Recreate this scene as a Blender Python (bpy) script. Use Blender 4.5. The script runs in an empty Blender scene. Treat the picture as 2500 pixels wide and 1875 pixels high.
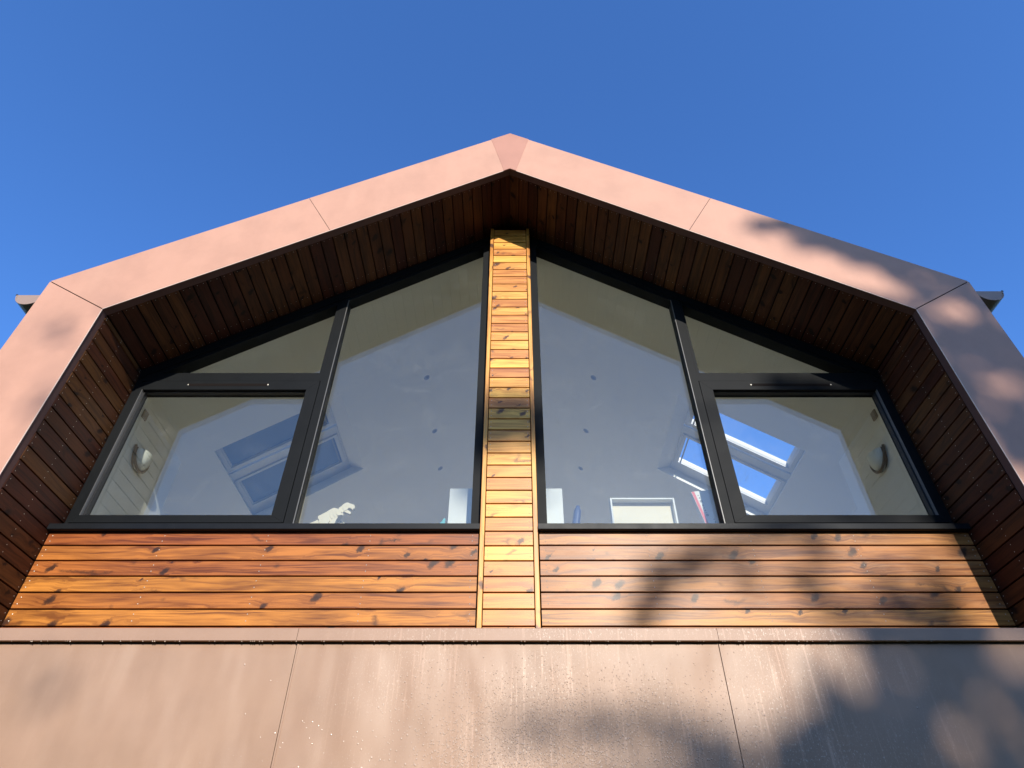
import bpy, bmesh, math, random
from mathutils import Vector
from mathutils import noise as mnoise
random.seed(7)
SC = bpy.context.scene
EYE = 1.6                       # eye height: all building heights below are given above the eye

# ------------------------------------------------------------------ camera, world, sun, exposure
cam = bpy.data.cameras.new("camera"); co = bpy.data.objects.new("camera", cam); SC.collection.objects.link(co)
co.location = (0.026, 0, EYE); co.rotation_euler = (math.radians(90 + 41.4), 0, 0)
cam.sensor_width = 36; cam.lens = 1582 / 2500 * 36; cam.clip_start = 0.05; cam.clip_end = 3000
SC.camera = co
SUN_EL, SUN_AZ = 23.6, 10.5     # azimuth measured from -Y (behind the camera) towards +X
w = bpy.data.worlds.new("World"); SC.world = w; w.use_nodes = True
nt = w.node_tree; sky = nt.nodes.new("ShaderNodeTexSky"); sky.sky_type = 'NISHITA'; sky.sun_disc = False
sky.sun_elevation = math.radians(SUN_EL); sky.sun_rotation = math.radians(180 - SUN_AZ)
sky.altitude = 0; sky.air_density = 1.0; sky.dust_density = 0.3; sky.ozone_density = 3.0
bg = nt.nodes["Background"]; bg.inputs[1].default_value = 0.12
tint = nt.nodes.new("ShaderNodeMix"); tint.data_type = 'RGBA'; tint.blend_type = 'MULTIPLY'; tint.inputs[0].default_value = 1
# clear winter air: the half of the sky away from the sun is a deeper blue than the model's
tc_ = nt.nodes.new("ShaderNodeTexCoord"); sx_ = nt.nodes.new("ShaderNodeSeparateXYZ"); nt.links.new(tc_.outputs['Generated'], sx_.inputs[0])
rp_ = nt.nodes.new("ShaderNodeMapRange"); rp_.inputs[1].default_value = -0.35; rp_.inputs[2].default_value = 0.15; nt.links.new(sx_.outputs[1], rp_.inputs[0])
tm_ = nt.nodes.new("ShaderNodeMix"); tm_.data_type = 'RGBA'; nt.links.new(rp_.outputs[0], tm_.inputs[0])
tm_.inputs[6].default_value = (0.90, 1.14, 1.50, 1); tm_.inputs[7].default_value = (0.80, 1.33, 2.06, 1)
nt.links.new(tm_.outputs[2], tint.inputs[7])
nt.links.new(sky.outputs[0], tint.inputs[6]); nt.links.new(tint.outputs[2], bg.inputs[0])
sl = bpy.data.lights.new("sun", 'SUN'); so = bpy.data.objects.new("sun", sl); SC.collection.objects.link(so)
sl.energy = 4.2; sl.angle = math.radians(0.53); sl.color = (1.0, 0.94, 0.83)
SD = Vector((math.sin(math.radians(SUN_AZ)) * math.cos(math.radians(SUN_EL)),
             -math.cos(math.radians(SUN_AZ)) * math.cos(math.radians(SUN_EL)), math.sin(math.radians(SUN_EL))))
so.rotation_euler = SD.to_track_quat('Z', 'Y').to_euler(); so.location = SD * 60
SC.view_settings.view_transform = 'Standard'; SC.view_settings.look = 'None'
SC.view_settings.exposure = 0.32; SC.view_settings.gamma = 1
SC.render.engine = 'CYCLES'
SC.cycles.use_denoising = True
SC.cycles.max_bounces = 10; SC.cycles.diffuse_bounces = 6; SC.cycles.transparent_max_bounces = 24
SC.cycles.sample_clamp_indirect = 6

# ------------------------------------------------------------------ materials
def mat(name):
    m = bpy.data.materials.new(name); m.use_nodes = True
    n = m.node_tree.nodes; l = m.node_tree.links
    b = n["Principled BSDF"]
    return m, n, l, b
def N(n, t, **k):
    x = n.new(t)
    for a, v in k.items(): setattr(x, a, v)
    return x
def math_(n, l, op, a, b=None, clamp=False):
    x = n.new("ShaderNodeMath"); x.operation = op; x.use_clamp = clamp
    for i, v in enumerate((a, b)):
        if v is None: continue
        if isinstance(v, (int, float)): x.inputs[i].default_value = v
        else: l.new(v, x.inputs[i])
    return x.outputs[0]
def ramp(n, l, src, stops):
    r = n.new("ShaderNodeValToRGB"); e = r.color_ramp.elements
    while len(e) < len(stops): e.new(0.5)
    for i, (p, c) in enumerate(stops):
        e[i].position = p; e[i].color = (c, c, c, 1) if isinstance(c, (int, float)) else (*c, 1)
    l.new(src, r.inputs[0]); return r.outputs[0]
def mixc(n, l, f, a, b, mode='MIX'):
    x = n.new("ShaderNodeMix"); x.data_type = 'RGBA'; x.blend_type = mode
    if isinstance(f, (int, float)): x.inputs[0].default_value = f
    else: l.new(f, x.inputs[0])
    for i, v in ((6, a), (7, b)):
        if isinstance(v, tuple): x.inputs[i].default_value = (*v, 1)
        else: l.new(v, x.inputs[i])
    return x.outputs[2]
def noise(n, l, vec, scale, detail=4, rough=0.55, dist=0.0):
    x = n.new("ShaderNodeTexNoise"); x.inputs['Scale'].default_value = scale
    x.inputs['Detail'].default_value = detail; x.inputs['Roughness'].default_value = rough
    x.inputs['Distortion'].default_value = dist
    if vec is not None: l.new(vec, x.inputs['Vector'])
    return x
def mapping(n, l, vec, scale=(1, 1, 1), loc=(0, 0, 0)):
    x = n.new("ShaderNodeMapping"); x.inputs['Scale'].default_value = scale; x.inputs['Location'].default_value = loc
    l.new(vec, x.inputs['Vector']); return x.outputs[0]
def bump(n, l, h, strength, dist):
    x = n.new("ShaderNodeBump"); x.inputs['Strength'].default_value = strength; x.inputs['Distance'].default_value = dist
    l.new(h, x.inputs['Height']); return x.outputs[0]

def wood(name, light, dark, deep, rough=0.33, coat=0.5, spec=0.5, washed=0.0):
    """stained pine: grain along U, metres in UV, every board offset in V"""
    m, n, l, b = mat(name)
    uv = N(n, "ShaderNodeUVMap", uv_map="UVMap").outputs[0]
    at = N(n, "ShaderNodeAttribute", attribute_name="tone").outputs['Fac']
    # knots
    warp = noise(n, l, uv, 30, 4, 0.65)
    wv = N(n, "ShaderNodeVectorMath", operation='MULTIPLY_ADD'); l.new(warp.outputs['Color'], wv.inputs[0])
    wv.inputs[1].default_value = (0.06, 0.05, 0); l.new(uv, wv.inputs[2])
    kn = N(n, "ShaderNodeTexVoronoi", voronoi_dimensions='2D'); kn.inputs['Scale'].default_value = 5.2
    sh = N(n, "ShaderNodeSeparateXYZ"); l.new(wv.outputs[0], sh.inputs[0])
    shc = N(n, "ShaderNodeCombineXYZ"); l.new(math_(n, l, 'ADD', sh.outputs[0], math_(n, l, 'MULTIPLY', sh.outputs[1], -0.55)), shc.inputs[0]); l.new(math_(n, l, 'MULTIPLY', sh.outputs[1], 0.85), shc.inputs[1])
    l.new(shc.outputs[0], kn.inputs['Vector'])
    sel = N(n, "ShaderNodeSeparateColor"); l.new(kn.outputs['Color'], sel.inputs[0])
    pick = math_(n, l, 'GREATER_THAN', sel.outputs[0], 0.64)
    size = math_(n, l, 'MULTIPLY_ADD', sel.outputs[1], 0.20); size.node.inputs[2].default_value = 0.06
    kd = math_(n, l, 'DIVIDE', kn.outputs['Distance'], size)
    core = math_(n, l, 'MULTIPLY', ramp(n, l, kd, [(0.0, 1.0), (0.55, 0.85), (0.95, 0.0)]), pick)
    kd2 = math_(n, l, 'MULTIPLY', kd, 0.33)
    halo = math_(n, l, 'MULTIPLY', ramp(n, l, kd2, [(0.0, 1.0), (0.35, 0.6), (1.0, 0.0)]), pick)
    # whiskers running off some knots
    wh = N(n, "ShaderNodeTexVoronoi", voronoi_dimensions='2D', feature='DISTANCE_TO_EDGE'); wh.inputs['Scale'].default_value = 5.0
    l.new(mapping(n, l, wv.outputs[0], (0.6, 1.2, 1), (3.3, 1.7, 0)), wh.inputs['Vector'])
    whn = noise(n, l, mapping(n, l, uv, (2.2, 5, 1), (9, 2, 0)), 1.0, 2)
    whm = math_(n, l, 'MULTIPLY', ramp(n, l, wh.outputs['Distance'], [(0.0, 0.9), (0.10, 0.0)]),
                ramp(n, l, whn.outputs['Fac'], [(0.60, 0.0), (0.66, 0.75)]))
    # grain lines, bent round the knots
    low = noise(n, l, mapping(n, l, uv, (0.9, 6, 1)), 1.0, 3)
    sp = N(n, "ShaderNodeSeparateXYZ"); l.new(uv, sp.inputs[0])
    v2 = math_(n, l, 'ADD', math_(n, l, 'ADD', sp.outputs[1], math_(n, l, 'MULTIPLY', low.outputs['Fac'], 0.10)), math_(n, l, 'MULTIPLY', halo, 0.03))
    cb = N(n, "ShaderNodeCombineXYZ"); l.new(math_(n, l, 'MULTIPLY', sp.outputs[0], 1.6), cb.inputs[0]); l.new(math_(n, l, 'MULTIPLY', v2, 70), cb.inputs[1])
    g1 = noise(n, l, cb.outputs[0], 1.0, 5, 0.6)
    cb2 = N(n, "ShaderNodeCombineXYZ"); l.new(math_(n, l, 'MULTIPLY', sp.outputs[0], 1.5), cb2.inputs[0]); l.new(math_(n, l, 'MULTIPLY', v2, 24), cb2.inputs[1])
    g2 = noise(n, l, cb2.outputs[0], 1.0, 3, 0.5, 0.6)
    g = math_(n, l, 'ADD', math_(n, l, 'MULTIPLY', g1.outputs['Fac'], 0.40), math_(n, l, 'MULTIPLY', g2.outputs['Fac'], 0.60))
    gr = ramp(n, l, g, [(0.38, 0.0), (0.47, 0.5), (0.57, 1.0)])
    col = mixc(n, l, gr, dark, light)
    blotch = noise(n, l, mapping(n, l, uv, (1.3, 3.0, 1)), 1.0, 3)
    col = mixc(n, l, ramp(n, l, blotch.outputs['Fac'], [(0.42, 0.0), (0.7, 0.45)]), col, dark)
    tone = N(n, "ShaderNodeHueSaturation"); l.new(col, tone.inputs['Color'])
    l.new(math_(n, l, 'MULTIPLY_ADD', at, 0.75), tone.inputs['Value']); tone.inputs['Value'].links[0].from_node.inputs[2].default_value = 0.62
    l.new(math_(n, l, 'MULTIPLY_ADD', at, 0.03), tone.inputs['Hue']); tone.inputs['Hue'].links[0].from_node.inputs[2].default_value = 0.485
    col = mixc(n, l, math_(n, l, 'MULTIPLY', halo, 0.30), tone.outputs[0], dark)
    col = mixc(n, l, math_(n, l, 'MAXIMUM', core, whm), col, deep)
    if washed:
        wn = noise(n, l, mapping(n, l, uv, (3, 14, 1)), 1.0, 5, 0.7)
        col = mixc(n, l, ramp(n, l, wn.outputs['Fac'], [(0.5, 0.0), (0.72, washed)]), col, (0.56, 0.38, 0.22))
    l.new(col, b.inputs['Base Color'])
    rr = math_(n, l, 'MULTIPLY_ADD', g, 0.22); rr.node.inputs[2].default_value = rough - 0.10
    l.new(rr, b.inputs['Roughness'])
    b.inputs['Specular IOR Level'].default_value = spec
    b.inputs['Coat Weight'].default_value = coat; b.inputs['Coat Roughness'].default_value = 0.30
    l.new(bump(n, l, g1.outputs['Fac'], 0.35, 0.002), b.inputs['Normal'])
    return m

def plain(name, c, rough=0.5, metallic=0.0, spec=0.5, nscale=0, namt=0.15, bscale=0, bdist=0.001, coat=0):
    m, n, l, b = mat(name)
    tc = N(n, "ShaderNodeTexCoord").outputs['Object']
    if nscale:
        x = noise(n, l, tc, nscale, 5)
        l.new(mixc(n, l, x.outputs['Fac'], tuple(v * (1 - namt) for v in c), tuple(min(1, v * (1 + namt)) for v in c)), b.inputs['Base Color'])
        y = math_(n, l, 'MULTIPLY_ADD', x.outputs['Fac'], 0.14); y.node.inputs[2].default_value = rough - 0.07
        l.new(y, b.inputs['Roughness'])
    else:
        b.inputs['Base Color'].default_value = (*c, 1); b.inputs['Roughness'].default_value = rough
    b.inputs['Metallic'].default_value = metallic; b.inputs['Specular IOR Level'].default_value = spec
    b.inputs['Coat Weight'].default_value = coat
    if bscale:
        x = noise(n, l, tc, bscale, 3); l.new(bump(n, l, x.outputs['Fac'], 0.5, bdist), b.inputs['Normal'])
    return m

def coated_metal(name, c, rough, warp=0.012, stains_sparkle=0.0, spec=0.4):
    """powder coated sheet: fine orange peel, slow buckling of the sheet, optional run marks and painted wet sparkle"""
    m, n, l, b = mat(name)
    geo = N(n, "ShaderNodeNewGeometry").outputs['Position']
    fine = noise(n, l, geo, 420, 2)
    slow = noise(n, l, mapping(n, l, geo, (0.9, 0.9, 0.45)), 1.0, 2)
    mid = noise(n, l, mapping(n, l, geo, (1.6, 1.0, 0.6), (4, 0, 2)), 1.6, 2)
    cv = mixc(n, l, fine.outputs['Fac'], tuple(v * 0.93 for v in c), tuple(min(1, v * 1.06) for v in c))
    dirt = noise(n, l, mapping(n, l, geo, (1.2, 1, 1.2), (7, 0, 1)), 1.7, 5, 0.6)
    cv = mixc(n, l, ramp(n, l, dirt.outputs['Fac'], [(0.42, 0.0), (0.66, 0.5)]), cv, tuple(v * 0.80 for v in c))
    if stains_sparkle:
        run = noise(n, l, mapping(n, l, geo, (46, 1, 2.2)), 1.0, 3, 0.6)
        reach = noise(n, l, mapping(n, l, geo, (1.4, 1, 2.0), (2.1, 0, 0.4)), 1.0, 2)
        sx = N(n, "ShaderNodeSeparateXYZ"); l.new(geo, sx.inputs[0])
        wetx = ramp(n, l, math_(n, l, 'MULTIPLY', math_(n, l, 'ADD', sx.outputs[0], 3.0), 0.16), [(0.28, 0.05), (0.50, 1.0), (0.80, 1.0), (0.92, 0.1)])
        mk = math_(n, l, 'MULTIPLY', ramp(n, l, run.outputs['Fac'], [(0.56, 0.0), (0.66, 1.0)]), ramp(n, l, reach.outputs['Fac'], [(0.40, 0.0), (0.56, stains_sparkle)]))
        mk = math_(n, l, 'MULTIPLY', mk, wetx)
        cv = mixc(n, l, mk, cv, tuple(min(1, v * 1.25 + 0.04) for v in c))
        speck = noise(n, l, geo, 120, 3, 0.7)
        spk2 = noise(n, l, mapping(n, l, geo, (1, 1, 0.6), (3, 3, 3)), 105, 3, 0.7)
        sk = math_(n, l, 'MULTIPLY', ramp(n, l, speck.outputs['Fac'], [(0.58, 0.0), (0.66, 1.0)]), ramp(n, l, reach.outputs['Fac'], [(0.40, 0.0), (0.58, 0.7)]))
        s2 = math_(n, l, 'MULTIPLY', math_(n, l, 'MULTIPLY', ramp(n, l, spk2.outputs['Fac'], [(0.58, 0.0), (0.66, 0.9)]), wetx), ramp(n, l, reach.outputs['Fac'], [(0.40, 0.0), (0.58, 0.8)]))
        cv = mixc(n, l, s2, cv, (0.80, 0.66, 0.52))  # pale flecks painted in for the sparkle of the wet sheet
        sk = math_(n, l, 'MULTIPLY', sk, wetx)
        cv = mixc(n, l, sk, cv, tuple(v * 0.45 for v in c))
    l.new(cv, b.inputs['Base Color'])
    b.inputs['Roughness'].default_value = rough; b.inputs['Specular IOR Level'].default_value = spec
    h = math_(n, l, 'ADD', slow.outputs['Fac'], math_(n, l, 'MULTIPLY', mid.outputs['Fac'], 0.35))
    b1 = N(n, "ShaderNodeBump"); b1.inputs['Strength'].default_value = 1.0; b1.inputs['Distance'].default_value = warp * 6
    l.new(h, b1.inputs['Height'])
    b2 = N(n, "ShaderNodeBump"); b2.inputs['Strength'].default_value = 0.22; b2.inputs['Distance'].default_value = 0.0012
    l.new(fine.outputs['Fac'], b2.inputs['Height']); l.new(b1.outputs[0], b2.inputs['Normal']); l.new(b2.outputs[0], b.inputs['Normal'])
    return m

def glass(name, strength=1.9, haze=0.0, tint=(0.97, 0.985, 0.975)):
    m, n, l, b = mat(name); n.remove(b); out = n["Material Output"]
    tr = N(n, "ShaderNodeBsdfTransparent"); tr.inputs[0].default_value = (*tint, 1)
    gl = N(n, "ShaderNodeBsdfGlossy"); gl.inputs['Roughness'].default_value = 0.0; gl.inputs[0].default_value = (1, 1, 1, 1)
    ge = N(n, "ShaderNodeNewGeometry"); dt = N(n, "ShaderNodeVectorMath", operation='DOT_PRODUCT')
    l.new(ge.outputs['Normal'], dt.inputs[0]); l.new(ge.outputs['Incoming'], dt.inputs[1])
    c5 = math_(n, l, 'POWER', math_(n, l, 'SUBTRACT', 1.0, math_(n, l, 'ABSOLUTE', dt.outputs['Value'])), 5.0)
    f = math_(n, l, 'MULTIPLY_ADD', c5, 0.96); f.node.inputs[2].default_value = 0.04
    f = math_(n, l, 'MULTIPLY', f, strength, True)
    mx = N(n, "ShaderNodeMixShader"); l.new(f, mx.inputs[0]); l.new(tr.outputs[0], mx.inputs[1]); l.new(gl.outputs[0], mx.inputs[2])
    src = mx.outputs[0]
    if haze:
        geo = N(n, "ShaderNodeNewGeometry").outputs['Position']
        a = noise(n, l, mapping(n, l, geo, (1.6, 1, 2.4)), 1.3, 6, 0.65, 0.8)
        s = noise(n, l, mapping(n, l, geo, (7, 1, 3), (1, 0, 5)), 2.0, 5, 0.7, 1.5)
        k = math_(n, l, 'MULTIPLY', ramp(n, l, a.outputs['Fac'], [(0.52, 0.0), (0.75, 1.0)]), ramp(n, l, s.outputs['Fac'], [(0.45, 0.1), (0.75, 1.0)]))
        df = N(n, "ShaderNodeBsdfDiffuse"); df.inputs[0].default_value = (0.55, 0.55, 0.5, 1)
        m2 = N(n, "ShaderNodeMixShader"); l.new(math_(n, l, 'MULTIPLY', k, haze), m2.inputs[0]); l.new(src, m2.inputs[1]); l.new(df.outputs[0], m2.inputs[2])
        src = m2.outputs[0]
    l.new(src, out.inputs[0]); return m

M = {}
M['wall_wood'] = wood('stained pine wall', (0.46, 0.142, 0.027), (0.15, 0.036, 0.008), (0.035, 0.013, 0.007), rough=0.45, coat=0.08, spec=0.3)
M['wall_wood_worn'] = wood('stained pine wall, weathered', (0.46, 0.172, 0.047), (0.16, 0.048, 0.014), (0.040, 0.018, 0.012), rough=0.45, coat=0.10, spec=0.3, washed=0.22)
M['column_wood'] = wood('honey pine column', (0.80, 0.36, 0.072), (0.46, 0.150, 0.022), (0.08, 0.024, 0.010), rough=0.42, coat=0.15, spec=0.35)
M['reveal_wood'] = wood('shade darkened pine reveal', (0.085, 0.027, 0.009), (0.036, 0.011, 0.004), (0.012, 0.005, 0.003), rough=0.55, coat=0.0, spec=0.2)  # same pine as the walls, with the recess shade put into its colour
M['fascia'] = coated_metal('terracotta coated fascia', (0.590, 0.315, 0.218), 0.55, warp=0.010)
M['ridge'] = coated_metal('terracotta coated ridge piece', (0.500, 0.235, 0.165), 0.55, warp=0.004)
M['return'] = plain('shade darkened folded return', (0.11, 0.062, 0.054), 0.6, spec=0.12, nscale=8)  # fascia coating darkened to carry the shade of the recess
M['edge'] = plain('edge highlight', (0.80, 0.62, 0.50), 0.5)  # highlight along the fascia lip, painted as a pale strip
M['panel'] = coated_metal('brown pink coated panel', (0.420, 0.255, 0.165), 0.50, warp=0.018, stains_sparkle=0.9, spec=0.6)
M['cap'] = coated_metal('brown pink coated capping', (0.415, 0.252, 0.168), 0.50, warp=0.003, stains_sparkle=0.9, spec=0.5)
M['black'] = plain('void backing', (0.012, 0.009, 0.008), 0.9, spec=0.1)
M['frame'] = plain('anthracite frame', (0.010, 0.011, 0.012), 0.50, spec=0.09, nscale=6, namt=0.2, bscale=500, bdist=0.0004)
M['sill'] = plain('anthracite sill', (0.010, 0.011, 0.013), 0.42, spec=0.15, nscale=9, namt=0.2)
M['gasket'] = plain('black rubber gasket', (0.012, 0.012, 0.013), 0.5)
M['bead'] = plain('grey glazing bead', (0.14, 0.135, 0.13), 0.35)
M['steel'] = plain('screw steel', (0.62, 0.56, 0.46), 0.35, metallic=0.5)
M['pane'] = glass('window glass outer', 2.4, haze=0.15)
M['pane_in'] = glass('window glass inner', 2.3)
M['sky_pane'] = glass('roof window glass', 1.6, haze=0.5, tint=(0.97, 0.98, 0.99))
M['plaster'] = plain('white painted plaster', (0.87, 0.86, 0.80), 0.85, spec=0.2, nscale=1.4, namt=0.03, bscale=60, bdist=0.0008)
M['white'] = plain('white lacquered frame', (0.62, 0.62, 0.60), 0.4)
M['floor'] = plain('oak floor', (0.70, 0.63, 0.50), 0.7, nscale=3, namt=0.2)
M['blind'] = plain('blue roof blind', (0.20, 0.255, 0.37), 0.85, nscale=40, namt=0.08)
M['lamp_glass'] = plain('opal lamp glass', (0.80, 0.82, 0.76), 0.25)
M['bronze'] = plain('bronze lamp trim', (0.16, 0.12, 0.075), 0.35, metallic=0.6)
M['grey'] = plain('grey trim ring', (0.30, 0.31, 0.33), 0.5)
M['dark_lens'] = plain('dark lamp lens', (0.12, 0.125, 0.14), 0.3)
M['roof'] = plain('dark metal roof', (0.09, 0.07, 0.065), 0.5, nscale=4, namt=0.2)
M['gutter'] = coated_metal('brown coated gutter', (0.36, 0.25, 0.20), 0.45, warp=0.002)
M['gutter_dark'] = plain('gutter edge', (0.05, 0.045, 0.045), 0.4)
M['cream'] = plain('cream plywood', (0.66, 0.59, 0.42), 0.6, nscale=30, namt=0.05)
M['card'] = plain('white card', (0.66, 0.66, 0.60), 0.6)
M['navy'] = plain('dark blue plastic', (0.045, 0.065, 0.14), 0.35)
M['teal'] = plain('turquoise plastic', (0.06, 0.36, 0.36), 0.4)
M['red'] = plain('red print', (0.60, 0.09, 0.09), 0.55)
M['ink'] = plain('grey ink', (0.06, 0.07, 0.08), 0.6)
M['plate'] = plain('beige plastic plate', (0.36, 0.31, 0.24), 0.5)
M['bark'] = plain('bark', (0.11, 0.085, 0.06), 0.9, nscale=12, namt=0.4, bscale=25, bdist=0.02)

def leaf_mat():
    m, n, l, b = mat('leaf')
    geo = N(n, "ShaderNodeNewGeometry").outputs['Position']
    x = noise(n, l, geo, 0.9, 3)
    l.new(ramp(n, l, x.outputs['Fac'], [(0.35, (0.035, 0.06, 0.018)), (0.65, (0.09, 0.12, 0.035))]), b.inputs['Base Color'])
    b.inputs['Roughness'].default_value = 0.55; return m
M['leaf'] = leaf_mat()
def ground_mat():
    m, n, l, b = mat('lawn')
    geo = N(n, "ShaderNodeNewGeometry").outputs['Position']
    a = noise(n, l, geo, 60, 4, 0.7); c = noise(n, l, geo, 0.35, 3)
    g = ramp(n, l, a.outputs['Fac'], [(0.35, (0.020, 0.032, 0.010)), (0.65, (0.060, 0.085, 0.026))])
    l.new(mixc(n, l, ramp(n, l, c.outputs['Fac'], [(0.45, 0.0), (0.6, 0.6)]), g, (0.05, 0.05, 0.025)), b.inputs['Base Color'])
    b.inputs['Roughness'].default_value = 0.9; b.inputs['Specular IOR Level'].default_value = 0.1
    l.new(bump(n, l, a.outputs['Fac'], 0.6, 0.02), b.inputs['Normal']); return m
M['ground'] = ground_mat()
def drop_mat():
    m, n, l, b = mat('water drop')
    b.inputs['Base Color'].default_value = (0.50, 0.36, 0.27, 1); b.inputs['Roughness'].default_value = 0.22
    b.inputs['IOR'].default_value = 1.33; b.inputs['Specular IOR Level'].default_value = 0.9; b.inputs['Coat Weight'].default_value = 0.35
    b.inputs['Coat Roughness'].default_value = 0.2; return m
M['drop'] = drop_mat()

# ------------------------------------------------------------------ mesh helpers (heights above the eye)
class MB:
    def __init__(s): s.v = []; s.f = []; s.uv = []; s.mi = []; s.tone = []; s.sm = []
    def poly(s, pts, mi=0, uv=None, tone=0.5, smooth=False):
        i = len(s.v); s.v += [tuple(p) for p in pts]; s.f.append(tuple(range(i, i + len(pts))))
        s.uv.append(uv or [(0, 0)] * len(pts)); s.mi.append(mi); s.tone.append(tone); s.sm.append(smooth)
    def box(s, x0, x1, y0, y1, z0, z1, mi=0):
        p = [(x, y, z) for x in (x0, x1) for y in (y0, y1) for z in (z0, z1)]
        for q in ((0, 1, 3, 2), (4, 6, 7, 5), (0, 4, 5, 1), (2, 3, 7, 6), (0, 2, 6, 4), (1, 5, 7, 3)):
            s.poly([p[k] for k in q], mi)
    def prism(s, pts, y0, y1, mi=0):
        """polygon in (x, z) extruded along y"""
        a = sum(pts[i][0] * pts[(i + 1) % len(pts)][1] - pts[(i + 1) % len(pts)][0] * pts[i][1] for i in range(len(pts)))
        if a < 0: pts = pts[::-1]
        s.poly([(x, y0, z) for x, z in pts], mi); s.poly([(x, y1, z) for x, z in reversed(pts)], mi)
        for i in range(len(pts)):
            (ax, az), (bx, bz) = pts[i], pts[(i + 1) % len(pts)]
            s.poly([(ax, y1, az), (bx, y1, bz), (bx, y0, bz), (ax, y0, az)], mi)
    def extr(s, path, off, mi=0):
        """closed loop 'path' of 3D points moved by vector off, capped"""
        o = Vector(off); a = [Vector(p) for p in path]; b_ = [p + o for p in a]
        s.poly(a, mi); s.poly(b_[::-1], mi)
        for i in range(len(a)):
            j = (i + 1) % len(a); s.poly([a[j], a[i], b_[i], b_[j]], mi)
    def board(s, o, du, dv, dn, L, W, T=0.02, c=0.0018, idx=0, tone=0.5, cuts=None, mi=0):
        """one board: origin corner o, du along, dv across, dn outwards; cuts=(skew at start, skew at end) as length change across width"""
        o, du, dv, dn = map(Vector, (o, du, dv, dn)); s0, s1 = cuts or (0, 0)
        sec = [(0, -T), (0, -c), (c, 0), (W - c, 0), (W, -c), (W, -T)]
        uo = random.uniform(0, 40); vo = idx * 1.37 + random.uniform(0, 0.6)
        A, B, UA, UB = [], [], [], []
        for v, h in sec:
            ua = s0 * v / W; ub = L + s1 * v / W
            A.append(o + du * ua + dv * v + dn * h); B.append(o + du * ub + dv * v + dn * h)
            UA.append((uo + ua, vo + v + h)); UB.append((uo + ub, vo + v + h))
        flip = du.cross(dv).dot(dn) < 0
        for i in range(5):
            q = [A[i], B[i], B[i + 1], A[i + 1]]; u = [UA[i], UB[i], UB[i + 1], UA[i + 1]]
            if flip: q.reverse(); u.reverse()
            s.poly(q, mi, u, tone)
        e0, e1 = (A, B[::-1]) if not flip else (A[::-1], B)
        s.poly(e0, mi, [(uo, vo)] * 6, tone); s.poly(e1, mi, [(uo, vo)] * 6, tone)
    def screw(s, p, dn, r=0.0050, mi=1):
        dn = Vector(dn); t = dn.orthogonal().normalized(); u = dn.cross(t); p = Vector(p)
        ring = [p + (t * math.cos(a) + u * math.sin(a)) * r for a in [k * math.pi / 3 for k in range(6)]]
        top = p + dn * 0.0022
        for i in range(6): s.poly([ring[i], ring[(i + 1) % 6], top], mi, smooth=True)
    def tube(s, pts, rad, seg=8, mi=0, cap=True):
        rings = []
        for i, p in enumerate(pts):
            p = Vector(p); d = (Vector(pts[min(i + 1, len(pts) - 1)]) - Vector(pts[max(i - 1, 0)])).normalized()
            t = d.cross(Vector((0.3, 0.2, 1) if abs(d.z) < 0.9 else (1, 0, 0))).normalized(); u = d.cross(t)
            r = rad[i] if isinstance(rad, (list, tuple)) else rad
            rings.append([p + (t * math.cos(2 * math.pi * k / seg) + u * math.sin(2 * math.pi * k / seg)) * r for k in range(seg)])
        for a, b_ in zip(rings, rings[1:]):
            for k in range(seg): s.poly([a[k], a[(k + 1) % seg], b_[(k + 1) % seg], b_[k]][::-1], mi, smooth=True)
        if cap: s.poly(rings[0], mi); s.poly(rings[-1][::-1], mi)
    def build(s, name, mats, parent=None, label=None, merge=False, top=None):
        mats = mats if isinstance(mats, (list, tuple)) else [mats]
        xs = [Vector(v) for v in s.v]
        lo = Vector([min(v[k] for v in xs) for k in range(3)]); hi = Vector([max(v[k] for v in xs) for k in range(3)])
        org = (lo + hi) / 2
        if top == 'base': org.z = lo.z
        me = bpy.data.meshes.new(name); me.from_pydata([tuple(v - org) for v in xs], [], s.f)
        uvl = me.uv_layers.new(name="UVMap"); flat = [c for u in s.uv for p in u for c in p]; uvl.data.foreach_set("uv", flat)
        at = me.attributes.new("tone", 'FLOAT', 'FACE'); at.data.foreach_set("value", s.tone)
        for m_ in mats: me.materials.append(M[m_])
        me.polygons.foreach_set("material_index", s.mi); me.polygons.foreach_set("use_smooth", s.sm)
        me.update()
        if merge:
            bm = bmesh.new(); bm.from_mesh(me); bmesh.ops.remove_doubles(bm, verts=bm.verts, dist=1e-5); bm.to_mesh(me); bm.free()
        o = bpy.data.objects.new(name, me); SC.collection.objects.link(o)
        wl = org + Vector((0, 0, EYE))
        if parent is not None:
            o.parent = parent; wl = wl - wpos(parent)
        o.location = wl
        if label: o["label"] = label
        return o
def wpos(o):
    p = o.location.copy()
    while o.parent is not None: o = o.parent; p += o.location
    return p
def thing(name, loc, label, cat, group=None):
    o = bpy.data.objects.new(name, None); SC.collection.objects.link(o); o.location = (loc[0], loc[1], loc[2] + EYE)
    o.empty_display_size = 0.2
    o["label"] = label; o["category"] = cat
    if group: o["group"] = group
    return o
def tag(o, label, cat, group=None):
    o["label"] = label; o["category"] = cat
    if group: o["group"] = group
    return o

# ------------------------------------------------------------------ dimensions
D1, DW, DF, DG = 4.20, 4.973, 5.085, 5.160        # fascia face, board face, window frame face, glass
SL = 0.6494                                        # roof slope
CO, CI, CG, CC = 8.073, 7.216, 7.045, 7.05         # ridge heights: outer, soffit, glass, ceiling
XO, XI = 4.612, 3.92
PITCH, BW = 0.1355, 0.1225
nS = Vector((SL, 0, 1)).normalized()
zl = lambda C, x: C - SL * abs(x)

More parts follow.
